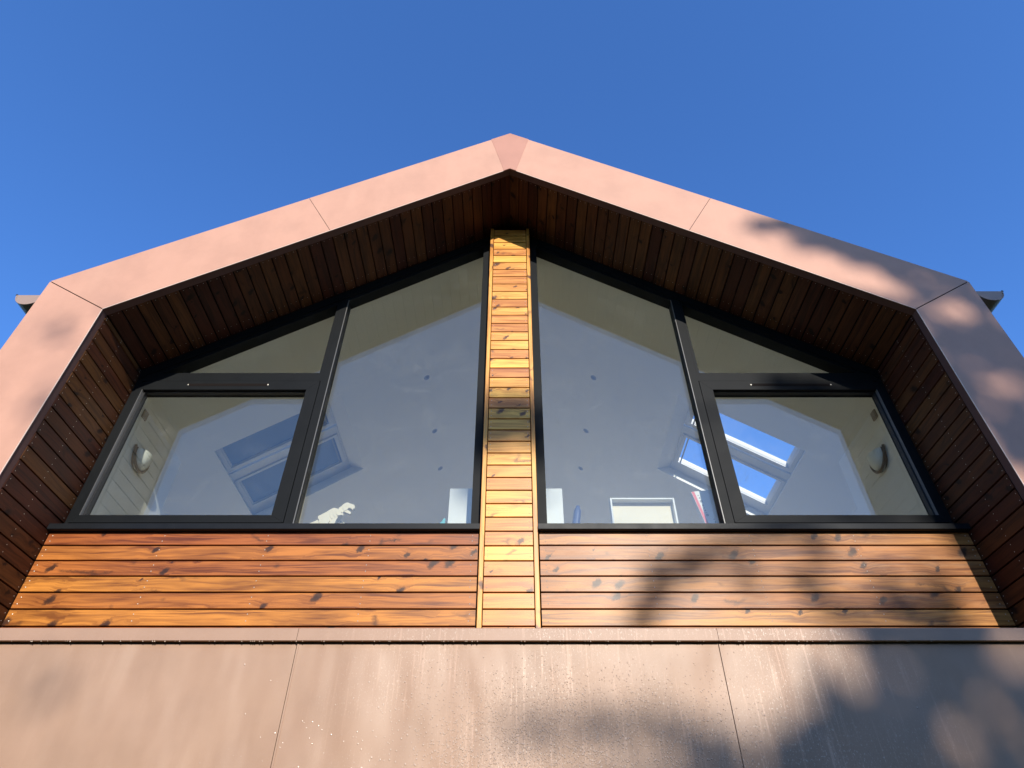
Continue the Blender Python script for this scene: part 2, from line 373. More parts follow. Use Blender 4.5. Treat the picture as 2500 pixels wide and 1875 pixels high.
# ------------------------------------------------------------------ ground
g = MB(); g.poly([(-400, -400, -EYE), (400, -400, -EYE), (400, 400, -EYE), (-400, 400, -EYE)])
go = g.build('ground', 'ground'); go["kind"] = "structure"

# ------------------------------------------------------------------ the house
house = thing('house', (0, 8.5, -EYE), 'gabled house with terracotta metal fascia round a timber clad glazed gable', 'house')

# fascia segments (the return is their 90 mm thickness)
gap = 0.0022
def slope_seg(side, x0o, x0i, x1o, x1i, name='fascia_panel', m='fascia', y0=D1, y1=4.206):
    pts = [(x0o, zl(CO, x0o)), (x1o, zl(CO, x1o)), (x1i, zl(CI, x1i)), (x0i, zl(CI, x0i))]
    b = MB(); b.prism([(side * x, z) for x, z in pts], y0, y1); return b.build(name, m, house)
for s in (-1, 1):
    xo_s, xi_s = (2.318, 1.962)
    # ridge to seam, seam to eaves corner
    slope_seg(s, 0.232, 0.070, xo_s - gap, xi_s - gap)
    slope_seg(s, xo_s + gap, xi_s + gap, XO - .0042, XI - .0042)
    zo, zi = zl(CO, XO), zl(CI, XI)
    b = MB(); b.prism([(s * XO, zo - .0062), (s * XI, zi - .0062), (s * XI, 1.60), (s * XO, 1.60)], D1, 4.206)
    b.build('fascia_panel', 'fascia', house)
b = MB(); b.prism([(-0.240, zl(CO, 0.240) + .006), (0, CO + 0.006), (0.240, zl(CO, 0.240) + .006), (0.073, zl(CI, 0.073) - .001), (0, CI - .001), (-0.073, zl(CI, 0.073) - .001)], D1 - 0.003, 4.207)
b.build('ridge_piece', 'ridge', house, label='redder kite shaped metal piece at the ridge')
for s in (-1, 1):
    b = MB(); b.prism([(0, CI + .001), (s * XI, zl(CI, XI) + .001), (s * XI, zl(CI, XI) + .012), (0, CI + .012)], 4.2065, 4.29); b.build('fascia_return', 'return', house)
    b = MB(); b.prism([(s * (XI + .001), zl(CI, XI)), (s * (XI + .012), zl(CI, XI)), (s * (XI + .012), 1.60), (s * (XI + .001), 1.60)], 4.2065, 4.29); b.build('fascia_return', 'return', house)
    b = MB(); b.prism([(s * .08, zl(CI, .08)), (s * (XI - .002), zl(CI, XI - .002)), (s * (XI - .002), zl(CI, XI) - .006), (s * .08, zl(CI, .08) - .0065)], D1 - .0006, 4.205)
    b.prism([(s * XI, zl(CI, XI) - .01), (s * (XI - .0055), zl(CI, XI) - .01), (s * (XI - .0055), 1.60), (s * XI, 1.60)], D1 - .0006, 4.205); b.build('edge_highlight', 'edge', house, label='thin pale strip painted as the highlight along the fascia edge')
    b = MB(); b.prism([(0, CO - .002), (s * (XO - .003), zl(CO, XO) - .004), (s * (XO - .003), 1.62), (s * (XO - .012), 1.62), (s * (XO - .012), zl(CO, XO) - .01), (0, CO - .012)], 4.2065, 4.40); b.build('fascia_return', 'fascia', house)
# black core closing the joints
for s in (-1, 1):
    b = MB(); b.prism([(0, CO - 0.03), (s * (XO - .03), zl(CO, XO) - 0.03), (s * (XO - .03), 1.62), (s * (XI + .03), 1.62), (s * (XI + .03), zl(CI, XI) + 0.04), (0, CI + 0.05)], D1 + 0.02, 4.285)
    b.build('fascia_core', 'black', house)

# roof slopes, with an opening for two roof windows each
YR0, YR1 = 5.087, 12.6
OX = (2.245, 3.655); OY = (6.56, 8.30)             # opening in the ceiling
PX = (2.47, 3.76); PY = (6.40, 8.36); CP = 7.27; CT = 7.40
def roof_side(s):
    b = MB()
    def P(x, y, C): return (s * x, y, C - SL * x)
    def plane_with_hole(C, x0, x1, y0, y1, hx, hy, up, mi):
        xs = [x0, hx[0], hx[1], x1]; ys = [y0, hy[0], hy[1], y1]
        for i in range(3):
            for j in range(3):
                if i == 1 and j == 1: continue
                q = [P(xs[i], ys[j], C), P(xs[i + 1], ys[j], C), P(xs[i + 1], ys[j + 1], C), P(xs[i], ys[j + 1], C)]
                if (s > 0) != up: q.reverse()
                b.poly(q, mi)
    plane_with_hole(CC, 0, 4.40, YR0 + .05, YR1, OX, OY, False, 0)
    c0 = [P(OX[0], OY[0], CC), P(OX[1], OY[0], CC), P(OX[1], OY[1], CC), P(OX[0], OY[1], CC)]
    c1 = [P(PX[0], PY[0], CP), P(PX[1], PY[0], CP), P(PX[1], PY[1], CP), P(PX[0], PY[1], CP)]
    for i in range(4): b.poly([c0[i], c0[(i + 1) % 4], c1[(i + 1) % 4], c1[i]], 0)
    b.build('ceiling', 'plaster', house)
    b = MB()
    plane_with_hole(CT, 0, 4.64, 4.30, YR1 + .3, PX, PY, True, 0)
    c2 = [P(PX[0], PY[0], CT), P(PX[1], PY[0], CT), P(PX[1], PY[1], CT), P(PX[0], PY[1], CT)]
    for i in range(4): b.poly([c1[i], c1[(i + 1) % 4], c2[(i + 1) % 4], c2[i]], 0)
    b.extr([P(4.64, 4.30, CT), P(4.64, 4.30, CT - .22), P(4.64, YR1 + .3, CT - .22), P(4.64, YR1 + .3, CT)], (-s * 0.03, 0, 0.0195))
    b.build('roof', 'roof', house)
    # two roof windows
    for k, (y0, y1) in enumerate(((6.40, 7.26), (7.30, 8.36))):
        fx0, fx1 = PX; py0, py1 = ((6.60, 7.165), (7.50, 8.105))[k]
        px0, px1 = 2.535, 3.685
        fr = MB(); xs = [fx0, px0, px1, fx1]; ys = [y0, py0, py1, y1]
        def bar(xa, xb, ya, yb, lo, hi):
            fr.extr([P(xa, ya, CP + lo), P(xb, ya, CP + lo), P(xb, yb, CP + lo), P(xa, yb, CP + lo)], (0, 0, hi - lo))
        bar(xs[0], xs[3], ys[0], ys[1], -0.02, 0.06); bar(xs[0], xs[3], ys[2], ys[3], -0.02, 0.06)
        bar(xs[0], xs[1], ys[1], ys[2], -0.02, 0.06); bar(xs[2], xs[3], ys[1], ys[2], -0.02, 0.06)
        # sash step
        e = 0.045
        for (xa, xb, ya, yb) in ((px0 - e, px1 + e, py0 - e, py0 - .004), (px0 - e, px1 + e, py1 + .004, py1 + e), (px0 - e, px0 - .004, py0 - .004, py1 + .004), (px1 + .004, px1 + e, py0 - .004, py1 + .004)):
            bar(xa, xb, ya, yb, -0.045, -0.021)
        rw = fr.build('roof_window', 'white', house)
        pn = MB(); pn.poly([P(px0 - .01, py0 - .01, CP + .02), P(px1 + .01, py0 - .01, CP + .02), P(px1 + .01, py1 + .01, CP + .02), P(px0 - .01, py1 + .01, CP + .02)])
        pn.build('pane', 'sky_pane', rw)
        if s < 0:
            bl = MB(); bl.extr([P(px0 - .003, py0 - .003, CP + .002), P(px1 + .003, py0 - .003, CP + .002), P(px1 + .003, py1 + .003, CP + .002), P(px0 - .003, py1 + .003, CP + .002)], (0, 0, 0.006))
            bl.build('blind', 'blind', rw, label='closed blue blind behind the pane')
        fl = MB(); gp = 0.012
        fl.extr([P(px0 + .02, py0 + .0, CP - .030), P(px0 + .02, py1, CP - .030), P(px0 + .035, py1, CP - .030), P(px0 + .035, py0, CP - .030)], (0, 0, -0.01))
        fl.build('ventilation_bar', 'grey', rw)
for s in (-1, 1): roof_side(s)

# soffit boards on the slopes and side reveal boards, with black void behind
def soffit(s):
    b = MB(); hp = 0.1155; k = 0
    x = 0.0
    along = Vector((s * 1, 0, -SL)).normalized(); nn = Vector((-s * SL, 0, -1)).normalized()
    Wd = BW
    while x < 3.90:
        x1 = min(x + hp * BW / PITCH, 3.912)
        z = zl(CI + 0.004, x)
        ww = (x1 - x) * math.sqrt(1 + SL * SL)
        tone = random.uniform(0, 1)
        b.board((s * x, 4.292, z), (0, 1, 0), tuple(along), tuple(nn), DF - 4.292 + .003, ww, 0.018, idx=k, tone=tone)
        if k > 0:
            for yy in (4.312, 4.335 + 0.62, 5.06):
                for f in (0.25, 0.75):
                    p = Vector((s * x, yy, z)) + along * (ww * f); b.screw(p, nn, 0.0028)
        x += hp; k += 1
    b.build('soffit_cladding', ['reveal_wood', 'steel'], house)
    v = MB(); v.prism([(0, CI + 0.03), (s * 3.95, zl(CI + .03, 3.95)), (s * 3.95, zl(CI + .06, 3.95)), (0, CI + .06)], 4.287, DF + .1); v.build('soffit_backing', 'black', house)
def reveal(s):
    b = MB(); k = 0; z = 1.905 - 3 * PITCH
    while z < 4.66:
        z1 = min(z + BW, 4.664)
        yend = DF + .003 if z > 2.70 else DW + .03
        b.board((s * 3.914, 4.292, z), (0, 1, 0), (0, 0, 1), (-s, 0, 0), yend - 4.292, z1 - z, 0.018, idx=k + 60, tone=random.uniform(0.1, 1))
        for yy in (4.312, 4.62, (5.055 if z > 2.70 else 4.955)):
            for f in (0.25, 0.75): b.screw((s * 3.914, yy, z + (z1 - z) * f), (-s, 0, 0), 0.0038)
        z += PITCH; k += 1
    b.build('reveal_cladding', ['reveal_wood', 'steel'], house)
    v = MB(); v.box(s * 3.936, s * 3.97, 4.287, DF + .1, 1.4, 4.68); v.build('reveal_backing', 'black', house)
for s in (-1, 1): soffit(s); reveal(s)

# wall boards below the windows, column boards, corner trims
def wall(s):
    b = MB(); z = 1.905 - 3 * 0.1364; k = 0
    while z < 2.68:
        z1 = min(z + 0.1228, 2.700)
        L = 3.905 - 0.259
        x0 = -3.905 if s < 0 else 0.259
        b.board((x0, DW, z), (1, 0, 0), (0, 0, 1), (0, -1, 0), L, z1 - z, 0.02, idx=k + (20 if s > 0 else 0), tone=random.choice([.25, .5, .62, .75, .95]) + random.uniform(-.1, .1))
        for xx in (0.31, 1.17, 2.04, 2.92, 3.87):
            for f in (0.28, 0.72):
                if f > .5 and z1 - z < .1: continue
                b.screw((s * xx + random.uniform(-.004, .004), DW - .0006, z + (z1 - z) * f), (0, -1, 0), 0.0047)
        z += 0.1364; k += 1
    b.build('wall_cladding', ['wall_wood' if s < 0 else 'wall_wood_worn', 'steel'], house)
    v = MB(); v.box(*(sorted((s * 0.255, s * 3.915))), DW + .022, 5.20, 1.2, 2.74); v.build('wall_backing', 'black', house)
for s in (-1, 1): wall(s)
b = MB(); z = 1.905 - 3 * PITCH; k = 0
while z < 7.1:
    z1 = z + BW; zt = min(z1, CI - 0.15)
    if zt - z > 0.03:
        b.board((-0.2015, DW, z), (1, 0, 0), (0, 0, 1), (0, -1, 0), 0.403, zt - z, 0.02, idx=k + 90, tone=random.uniform(0.15, 1))
        for xx in (-0.178, 0.178):
            for f in (0.27, 0.73): b.screw((xx, DW - .0006, z + (zt - z) * f), (0, -1, 0), 0.0046)
    z += PITCH; k += 1
b.build('column_cladding', ['column_wood', 'steel'], house)
v = MB(); v.box(-0.240, 0.240, DW + .022, 5.24, 1.2, 7.05); v.build('column_core', 'black', house)
for s in (-1, 1):
    b = MB(); x0, x1 = sorted((s * 0.2085, s * 0.2465))
    b.board((x1, DW - .016, 1.30), (0, 0, 1), (-1, 0, 0), (0, -1, 0), 7.05 - 1.30, 0.038, 0.05, c=0.003, idx=200 + s, tone=0.65)
    b.board((s * 0.2465, DW + .034 if s < 0 else DW - .012, 1.30), (0, 0, 1), (0, -s * -1 if s > 0 else -1, 0), (s, 0, 0), 5.75, 0.046, 0.01, c=0.002, idx=210 + s, tone=0.55)
    b.build('corner_trim', 'column_wood', house)

# ---------------- windows
def window(s):
    f = MB()
    X = lambda v: s * v
    def vb(xa, xb, za, zb, y0=DF, y1=5.235, mi=0): f.box(*sorted((X(xa), X(xb))), y0, y1, za, zb, mi)
    def sloped(xa, xb, Ctop, Cbot, y0, y1, mi=0):
        f.prism([(X(xa), zl(Ctop, xa)), (X(xb), zl(Ctop, xb)), (X(xb), zl(Cbot, xb)), (X(xa), zl(Cbot, xa))], y0, y1, mi)
    ZT = 4.640
    vb(0.247, 0.336, 2.70, 7.02)                                      # jamb beside the column
    vb(1.906, 1.984, 2.70, zl(CG, 1.984) + .05); f.box(*sorted((X(1.986), X(2.018))), DF + .003, 5.235, ZT - .02, zl(CG, 2.018) + .05)
    vb(3.86, 3.925, 2.70, 4.62, DF + .004)
    sloped(0.247, 3.92, CI + .01, CG + .055, DF - .006, 5.235)        # head rail, upper step
    sloped(0.247, 3.92, CG + .055, CG, DF + .012, 5.235)              # head rail, lower step
    f.box(*sorted((X(1.985), X(3.86))), DF + .001, 5.235, 4.528, ZT)  # transom
    vb(0.336, 1.906, 2.70, 2.850); vb(1.984, 3.86, 2.70, 2.852)
    # grey bead up the side of the tall pane
    f.box(*sorted((X(1.898), X(1.9055))), DF + .004, DF + .012, 2.80, zl(CG, 1.9), 1)
    wf = f.build('window', ['frame', 'bead'], house)
    # opening casement with mitred rails
    c = MB(); y0, y1 = DF - .004, 5.21
    zi0, zi1, zo0, zo1 = 2.930, 4.404, 2.856, 4.522
    xi0, xi1, xo0, xo1 = 2.109, 3.812, 1.9895, 3.880
    q = 0.0009
    def cp(pts): c.prism([(X(x), z) for x, z in pts], y0, y1)
    cp([(xo0 + q, zo0), (xo1 - q, zo0), (xi1 - q, zi0), (xi0 + q, zi0)])
    cp([(xo0 + q, zo1), (xo1 - .09, zo1), (xo1 - .03, zo1 - .022), (xi1 - q, zi1), (xi0 + q, zi1)])
    cp([(xo0, zo0 + q), (xo0, zo1 - q), (xi0, zi1 - q), (xi0, zi0 + q)])
    cp([(xo1, zo0 + q), (xo1, zo1 - .06), (xo1 - .028, zo1 - .026), (xi1, zi1 - q), (xi1, zi0 + q)])
    cs = c.build('casement', 'frame', wf)
    # step of the glazing rebate
    c = MB()
    for a in ((xi0, xi0 + .012, zi0, zi1), (xi1 - .022, xi1 - .0, zi0, zi1), (xi0, xi1, zi1 - .012, zi1), (xi0, xi1, zi0, zi0 + .012)):
        c.box(*sorted((X(a[0]), X(a[1]))), DF + .03, DG - .002, a[2], a[3])
    c.box(*sorted((X(xi1 - .004), X(xi1 + .001))), DF - .006, DF + .028, zi0, zi1, 1)
    c.build('glazing_bead', ['gasket', 'bead'], wf)
    # trickle vent slot
    c = MB(); xa, xb = 2.53, 3.35; zc = 4.468
    c.box(*sorted((X(xa), X(xb))), DF - .0052, DF + .01, zc - .017, zc + .017, 0)
    for xx in (xa - .006, xb + .006): c.screw((X(xx), DF - .0045, zc + .003), (0, -1, 0), 0.009, 1)
    c.build('trickle_vent', ['black', 'steel'], wf)
    # panes, double glazed: two sheets
    for poly, nm in (([(.30, 2.80), (1.935, 2.80), (1.935, zl(CG + .03, 1.935)), (.30, zl(CG + .03, .30))], 'tall'),
                     ([(1.99, 4.62), (3.80, 4.62), (3.80, 4.66), (1.99, zl(CG + .03, 1.99))], 'tri'),
                     ([(2.08, 2.90), (3.84, 2.90), (3.84, 4.43), (2.08, 4.43)], 'cas')):
        for y, mm in ((DG, 'pane'), (DG + .042, 'pane_in')):
            g_ = MB(); pts = [(X(x), y, z) for x, z in poly]
            if s < 0: pts.reverse()
            g_.poly(pts); g_.build('pane', mm, wf)
    # sill
    c = MB(); xa, xb = 0.249, 3.912
    x0, x1 = sorted((X(xa), X(xb)))
    c.extr([(x0, 4.922, 2.757), (x0, 4.922, 2.7085), (x0, 4.930, 2.7035), (x0, 5.08, 2.7035), (x0, 5.08, 2.785)], (x1 - x0, 0, 0))
    c.build('window_sill', 'sill', house)
for s in (-1, 1): window(s)

# ---------------- capping and lower panels
xs_ = [-4.612, -1.345, 1.342, 4.612]
for i in range(3):
    a, b_ = xs_[i] + gap * .6, xs_[i + 1] - gap * .6
    c = MB(); c.extr([(a, 4.168, 1.576), (a, 4.166, 1.5015), (a, 4.180, 1.5015), (a, 4.96, 1.53), (a, 4.96, 1.66), (a, 4.172, 1.582)], (b_ - a, 0, 0))
    c.build('capping', 'cap', house)
for i in range(3):
    a, b_ = xs_[i] + .0018, xs_[i + 1] - .0018
    c = MB(); c.box(a, b_, D1, D1 + .02, -EYE + 0.02, 1.492)
    c.box(a + .001, a + .012, D1 - .0035, D1 - .0002, -EYE + .02, 1.490)
    c.build('wall_panel', 'panel', house)
c = MB(); c.box(-4.60, 4.60, D1 + .022, D1 + .06, -EYE, 1.50); c.build('panel_backing', 'black', house)

# ---------------- body of the house (outer walls, back wall, room)
c = MB()
for s in (-1, 1): c.box(*sorted((s * 4.40, s * 4.50)), 4.32, 12.6, -EYE, zl(CT, 4.5) - .02)
c.prism([(-4.5, -EYE), (4.5, -EYE), (4.5, zl(CT, 4.5) - .02), (0, CT - .02), (-4.5, zl(CT, 4.5) - .02)], 12.6, 12.7)
c.build('outer_wall', 'panel', house)
for s in (-1, 1):
    c = MB(); c.box(*sorted((s * 3.972, s * 4.05)), 5.262, 6.50, 1.80, zl(CC, 3.972) + .01); c.build('room_wall', 'plaster', house)
    c = MB(); c.box(*sorted((s * 3.875, s * 4.40)), 5.236, 5.260, 1.80, zl(CC, 4.0) + .15); c.build('room_wall', 'plaster', house)
    c = MB(); c.box(*sorted((s * 4.36, s * 4.395)), 5.262, 12.55, 1.80, zl(CC, 4.38) + .03); c.build('room_wall', 'plaster', house)
c = MB(); c.prism([(-4.36, 1.8), (4.36, 1.8), (4.36, zl(CC, 4.36)), (0, CC), (-4.36, zl(CC, 4.36))], 12.45, 12.5); c.build('room_wall', 'plaster', house)
c = MB(); c.box(-3.86, 3.86, 5.22, 5.28, 1.80, 2.84); c.build('room_wall', 'plaster', house)
c = MB(); c.box(-4.36, 4.36, 5.24, 12.45, 1.70, 1.80); c.build('floor', 'floor', house)
c = MB(); c.box(-3.85, 3.85, 5.237, 5.62, 2.845, 2.868); c.build('inner_sill', 'white', house)
c = MB(); c.box(-0.30, 0.30, 5.242, 5.33, 2.87, 6.80); c.build('inner_pier', 'plaster', house)

# ---------------- gutters at the eaves
for s, zt, xt in ((-1, 4.99, 4.966), (1, 5.05, 5.000)):
    c = MB(); r = 0.150; cx = xt - r; n_ = 14; y0 = 4.31
    prof = [(s * (cx + r * math.cos(a)), zt + 0.93 * r * math.sin(a)) for a in [-k * math.pi / n_ for k in range(n_ + 1)]]
    for (ax, az), (bx, bz) in zip(prof, prof[1:]):
        c.poly([(ax, y0, az), (bx, y0, bz), (bx, 12.6, bz), (ax, 12.6, az)], 0, smooth=True)
    c.build('gutter', 'gutter', house)
    e = MB(); e.prism(prof, y0 - .004, y0, 0)
    e.tube([(s * (cx + (r - .012) * math.cos(a)), y0 - .006, zt - .012 + 0.93 * (r - .012) * math.sin(a)) for a in [-k * math.pi / n_ for k in range(n_ + 1)]], 0.005, 6, 0)
    e.build('gutter_end', 'gutter', house)
    e = MB(); e.tube([(s * (xt + .0), y0 - .004, zt + .004), (s * (xt + .0), 12.6, zt + .004)], 0.012, 8); e.build('gutter_bead', 'gutter_dark', house)

# ------------------------------------------------------------------ ceiling lights
pos = ['nearest the window', 'in the middle of its row', 'deepest in the room']
for s, sd in ((-1, 'left'), (1, 'right')):
    for k, y in enumerate((6.97, 8.24, 9.30)):
        x = 1.205; nn = Vector((-s * SL, 0, -1)).normalized(); p = Vector((s * x, y, zl(CC, x)))
        t = Vector((0, 1, 0)); u = nn.cross(t)
        def disc(mb, r0, r1, h0, h1, mi=0):
            for a in range(20):
                a0, a1 = a * math.pi / 10, (a + 1) * math.pi / 10
                v = lambda a_, r_, h_: p + (t * math.cos(a_) + u * math.sin(a_)) * r_ + nn * h_
                if r0 == 0: mb.poly([v(a0, r1, h1), v(a1, r1, h1), p + nn * h0], mi)
                else: mb.poly([v(a0, r0, h0), v(a0, r1, h1), v(a1, r1, h1), v(a1, r0, h0)], mi)
        o = thing('ceiling_light', (s * x, y, zl(CC, x)), f'small round recessed spotlight on the {sd} ceiling slope, {pos[k]}', 'ceiling light', 'recessed spotlights in the sloping ceiling')
        a = MB(); disc(a, .028, .046, .006, .004); disc(a, .046, .048, .004, 0.0); a.build('trim_ring', 'grey', o)
        a = MB(); disc(a, 0, .029, .003, .005); a.build('lens', 'dark_lens', o)

# ------------------------------------------------------------------ wall lamps
for s, sd, extra in ((-1, 'left', 'with the sun on its bowl'), (1, 'right', 'in the shade')):
    x0, y, z = 3.972, 5.74, 3.975
    o = thing('wall_lamp', (s * x0, y, z), f'half bowl opal glass lamp on the {sd} wall, {extra}', 'wall lamp', 'half bowl wall lamps')
    R, Dp, H = 0.145, 0.115, 0.185
    g_ = MB(); t_ = MB(); na, nb = 18, 8
    def P(a, f, k=1.0):   # a 0..pi around, f 0 rim .. 1 bottom
        r = math.cos(f * math.pi / 2) ** 0.7 if f < 1 else 0
        return (s * (x0 - Dp * math.sin(a) * r * k - 0.004), y + R * math.cos(a) * r * k, z + 0.07 - H * math.sin(f * math.pi / 2) * k)
    for i in range(na):
        for j in range(nb):
            a0, a1 = math.pi * i / na, math.pi * (i + 1) / na; f0, f1 = j / nb, (j + 1) / nb
            q = [P(a0, f0), P(a1, f0), P(a1, f1), P(a0, f1)]
            if s > 0: q.reverse()
            g_.poly(q, 0, smooth=True)
    g_.build('bowl', 'lamp_glass', o, merge=True)
    # curved bronze strap hugging the wall side and the bottom
    for i in range(14):
        f0, f1 = i / 14, (i + 1) / 14
        for e in (0, 1):
            a = 0.10 + 0.0 * f0 if e == 0 else math.pi - 0.10
            A = [Vector(P(a - .10 if e == 0 else a + .10, f, 1.05)) for f in (f0, f1)]
            B = [Vector(P(a + .22 if e == 0 else a - .22, f, 1.06)) for f in (f0, f1)]
            t_.poly([A[0], A[1], B[1], B[0]], 0); 
    t_.tube([(s * (x0 - .018 - 0.03 * math.sin(math.pi * k / 20)), y + (R + .020) * math.cos(math.pi * k / 20), z + .08 - (H + .025) * math.sin(math.pi * k / 20)) for k in range(21)], 0.015, 8)
    t_.build('strap', 'bronze', o)
    bp = MB(); bp.box(*sorted((s * (x0 - .001), s * (x0 - .014))), y - .05, y + .05, z - .05, z + .06); bp.build('back_plate', 'bronze', o)
    pl = MB(); bm_y, bm_z = 5.51, 4.405
    pl.box(*sorted((s * 3.971, s * 3.956)), bm_y - .045, bm_y + .045, bm_z - .05, bm_z + .05)
    pl.box(*sorted((s * 3.956, s * 3.952)), bm_y - .03, bm_y + .03, bm_z - .035, bm_z + .035)
    tag(pl.build('wall_plate', 'plate'), f'small beige plate high on the {sd} wall above the wall lamp', 'wall plate', 'small plates above the wall lamps')

# ------------------------------------------------------------------ things on the inner sill
SZ = 2.868
def at(px, py, y=5.36): return ((px - 825) * .00384 - 1.632 + .026 - 0.02, y, SZ + .125 + (1279 - py) * .0043)
dino = thing('toy_dinosaur', (-1.62, 5.36, SZ), 'cream slotted toy dinosaur with open jaws standing on the left window sill', 'toy')
def plate(name, pts, y0, y1, m='cream', lab=None):
    b = MB(); b.prism([(at(*p)[0], at(*p)[2]) for p in pts], y0, y1); o = b.build(name, m, dino, lab)
    md = o.modifiers.new('bevel', 'BEVEL'); md.width = .003; md.segments = 2; return o
plate('head', [(838, 1234), (844, 1229.5), (850.3, 1227.3), (856, 1230), (862.5, 1231.5), (868, 1234), (870, 1239), (869.4, 1243), (866.5, 1243), (865.5, 1247), (863.5, 1243.5), (856, 1240.7), (852.8, 1245), (846, 1249), (841, 1243)], 5.34, 5.38)
plate('jaw', [(848, 1246), (852, 1245), (857, 1247.5), (862.5, 1251), (862.5, 1254.5), (859.3, 1255.5), (851, 1252), (844, 1249.5)], 5.345, 5.375)
plate('neck', [(830.5, 1241), (835, 1236.5), (840, 1234), (846, 1249), (840, 1254), (832, 1250)], 5.345, 5.375)
plate('body', [(828.5, 1244.5), (820.2, 1243), (814, 1246), (808.8, 1249.6), (803, 1254), (796, 1258), (786, 1263.5), (786.5, 1268), (789, 1270.5), (796, 1290), (812, 1294), (829, 1283), (832, 1272), (836, 1264), (840.5, 1258), (841, 1251)], 5.325, 5.395)
for k, (px_, py_) in enumerate(((826, 1250), (819, 1252), (812, 1256), (805, 1260))):
    for yy in (5.3195, 5.396):
        plate('rib', [(px_, py_), (px_ + 2.6, py_ + .5), (px_ + 10.5, py_ + 13), (px_ + 9, py_ + 15), (px_ + 3, py_ + 8)], yy, yy + .005)
for yy in (5.312, 5.396):
    plate('arm', [(833, 1258), (839, 1257.5), (846.5, 1258), (848, 1261.5), (847, 1264.5), (845, 1262), (838, 1263), (833, 1264)] if yy < 5.35 else [(836, 1266), (839.5, 1265), (841, 1269), (846, 1268.5), (848, 1272), (847, 1275), (843.5, 1273.5), (839.5, 1275), (836, 1270)], yy, yy + .012)
    plate('leg', [(800, 1262), (812, 1262), (818, 1276), (812, 1288), (818, 1300), (824, 1308), (808, 1308), (804, 1292), (798, 1280)], yy, yy + .014)
plate('tail', [(790, 1266), (794, 1280), (786, 1281), (770, 1286), (752, 1295), (768, 1278), (781, 1272)], 5.345, 5.375)

# white panel seen either side of the column
o = thing('panel_monitor', (-0.05, 5.55, SZ), 'white flat monitor back standing on the sill behind the timber column', 'monitor')
b = MB(); b.box(-0.585, 0.520, 5.49, 5.535, SZ + .02, 3.462); x = b.build('casing', 'card', o); md = x.modifiers.new('bevel', 'BEVEL'); md.width = .006
b = MB(); b.box(-0.18, 0.14, 5.44, 5.60, SZ + .001, SZ + .018); b.build('foot', 'card', o)
c = MB(); c.tube([(-0.56, 5.47, SZ + .02), (-0.53, 5.45, SZ + .11), (-0.48, 5.44, SZ + .14), (-0.42, 5.44, SZ + .12), (-0.37, 5.45, SZ + .02)], 0.006, 6); c.build('cable', 'gasket', o)
c = MB(); c.box(-0.645, -0.60, 5.40, 5.44, SZ + .001, SZ + .17); c.prism([(-.64, SZ + .17), (-.605, SZ + .17), (-.60, SZ + .21), (-.615, SZ + .22)], 5.41, 5.43)
tag(c.build('peg', 'teal', None), 'tiny turquoise plastic piece on the sill left of the white monitor', 'toy')

# dark blue bottle
c = MB(); base = Vector((0.60, 5.42, SZ)); d_ = Vector((0.16, 0, 1)).normalized()
c.tube([base + Vector((0, 0, .026)), base + d_ * .05, base + d_ * .27, base + d_ * .31, base + d_ * .335, base + d_ * .355], [.026, .036, .036, .033, .022, .019], 16)
tag(c.build('bottle', 'navy', None), 'slim dark blue bottle leaning between the white monitor and the shallow white box', 'bottle')

# shallow open box facing the window
o = thing('storage_box', (1.28, 5.48, SZ), 'shallow cream box with white rim standing on edge in the right window', 'box')
b = MB(); x0, x1, z1 = 0.975, 1.595, 3.325; ry = (5.42, 5.53)
b.box(x0, x1, 5.515, 5.53, SZ, z1); b.build('back', 'cream', o)
b = MB(); b.box(x0, x0 + .016, 5.44, 5.513, SZ, z1); b.box(x1 - .016, x1, 5.44, 5.513, SZ, z1); b.box(x0 + .018, x1 - .018, 5.44, 5.513, z1 - .014, z1)
b.build('rim', 'card', o)

# red striped printed carton leaning by the mullion
o = thing('carton', (1.9, 5.42, SZ), 'white printed carton with a red stripe leaning against the right hand mullion', 'carton')
def cpt(u, v): return (1.865 - .105 * (v / .50) + u, SZ + v)
b = MB(); b.prism([cpt(0, 0), cpt(.30, 0), cpt(.30, .535), cpt(0, .50)], 5.40, 5.46); b.build('body', 'card', o)
b = MB(); b.prism([cpt(.003, .001), cpt(.030, .001), cpt(.030, .502), cpt(.003, .498)], 5.398, 5.3995); b.build('stripe', 'red', o)
def mark(u, v, k):
    b = MB()
    X0, Z0 = cpt(u, v)
    if k == 0:
        pts = [(X0 + .011 * math.cos(a), Z0 + .012 * math.sin(a)) for a in [i * math.pi / 6 for i in range(12)]]
        inn = [(X0 + .005 * math.cos(a), Z0 + .006 * math.sin(a)) for a in [i * math.pi / 6 for i in range(12)]]
        for i in range(12):
            j = (i + 1) % 12; b.poly([(pts[i][0], 5.3985, pts[i][1]), (pts[j][0], 5.3985, pts[j][1]), (inn[j][0], 5.3985, inn[j][1]), (inn[i][0], 5.3985, inn[i][1])])
    else:
        b.poly([(X0 - .008, 5.3985, Z0 - .003), (X0 + .008, 5.3985, Z0), (X0 + .007, 5.3985, Z0 + .004), (X0 - .008, 5.3985, Z0 + .002)])
        if k == 2: b.poly([(X0 - .002, 5.3987, Z0 - .008), (X0 + .002, 5.3987, Z0 - .008), (X0 + .002, 5.3987, Z0 + .009), (X0 - .002, 5.3987, Z0 + .009)])
    b.build('printed_mark', 'ink', o)
for v, k in ((.46, 1), (.43, 2), (.395, 0), (.35, 2), (.32, 1), (.295, 2), (.27, 1), (.245, 0)): mark(.055, v, k)
for v, k in ((.20, 1), (.17, 2)): mark(.10, v, k)

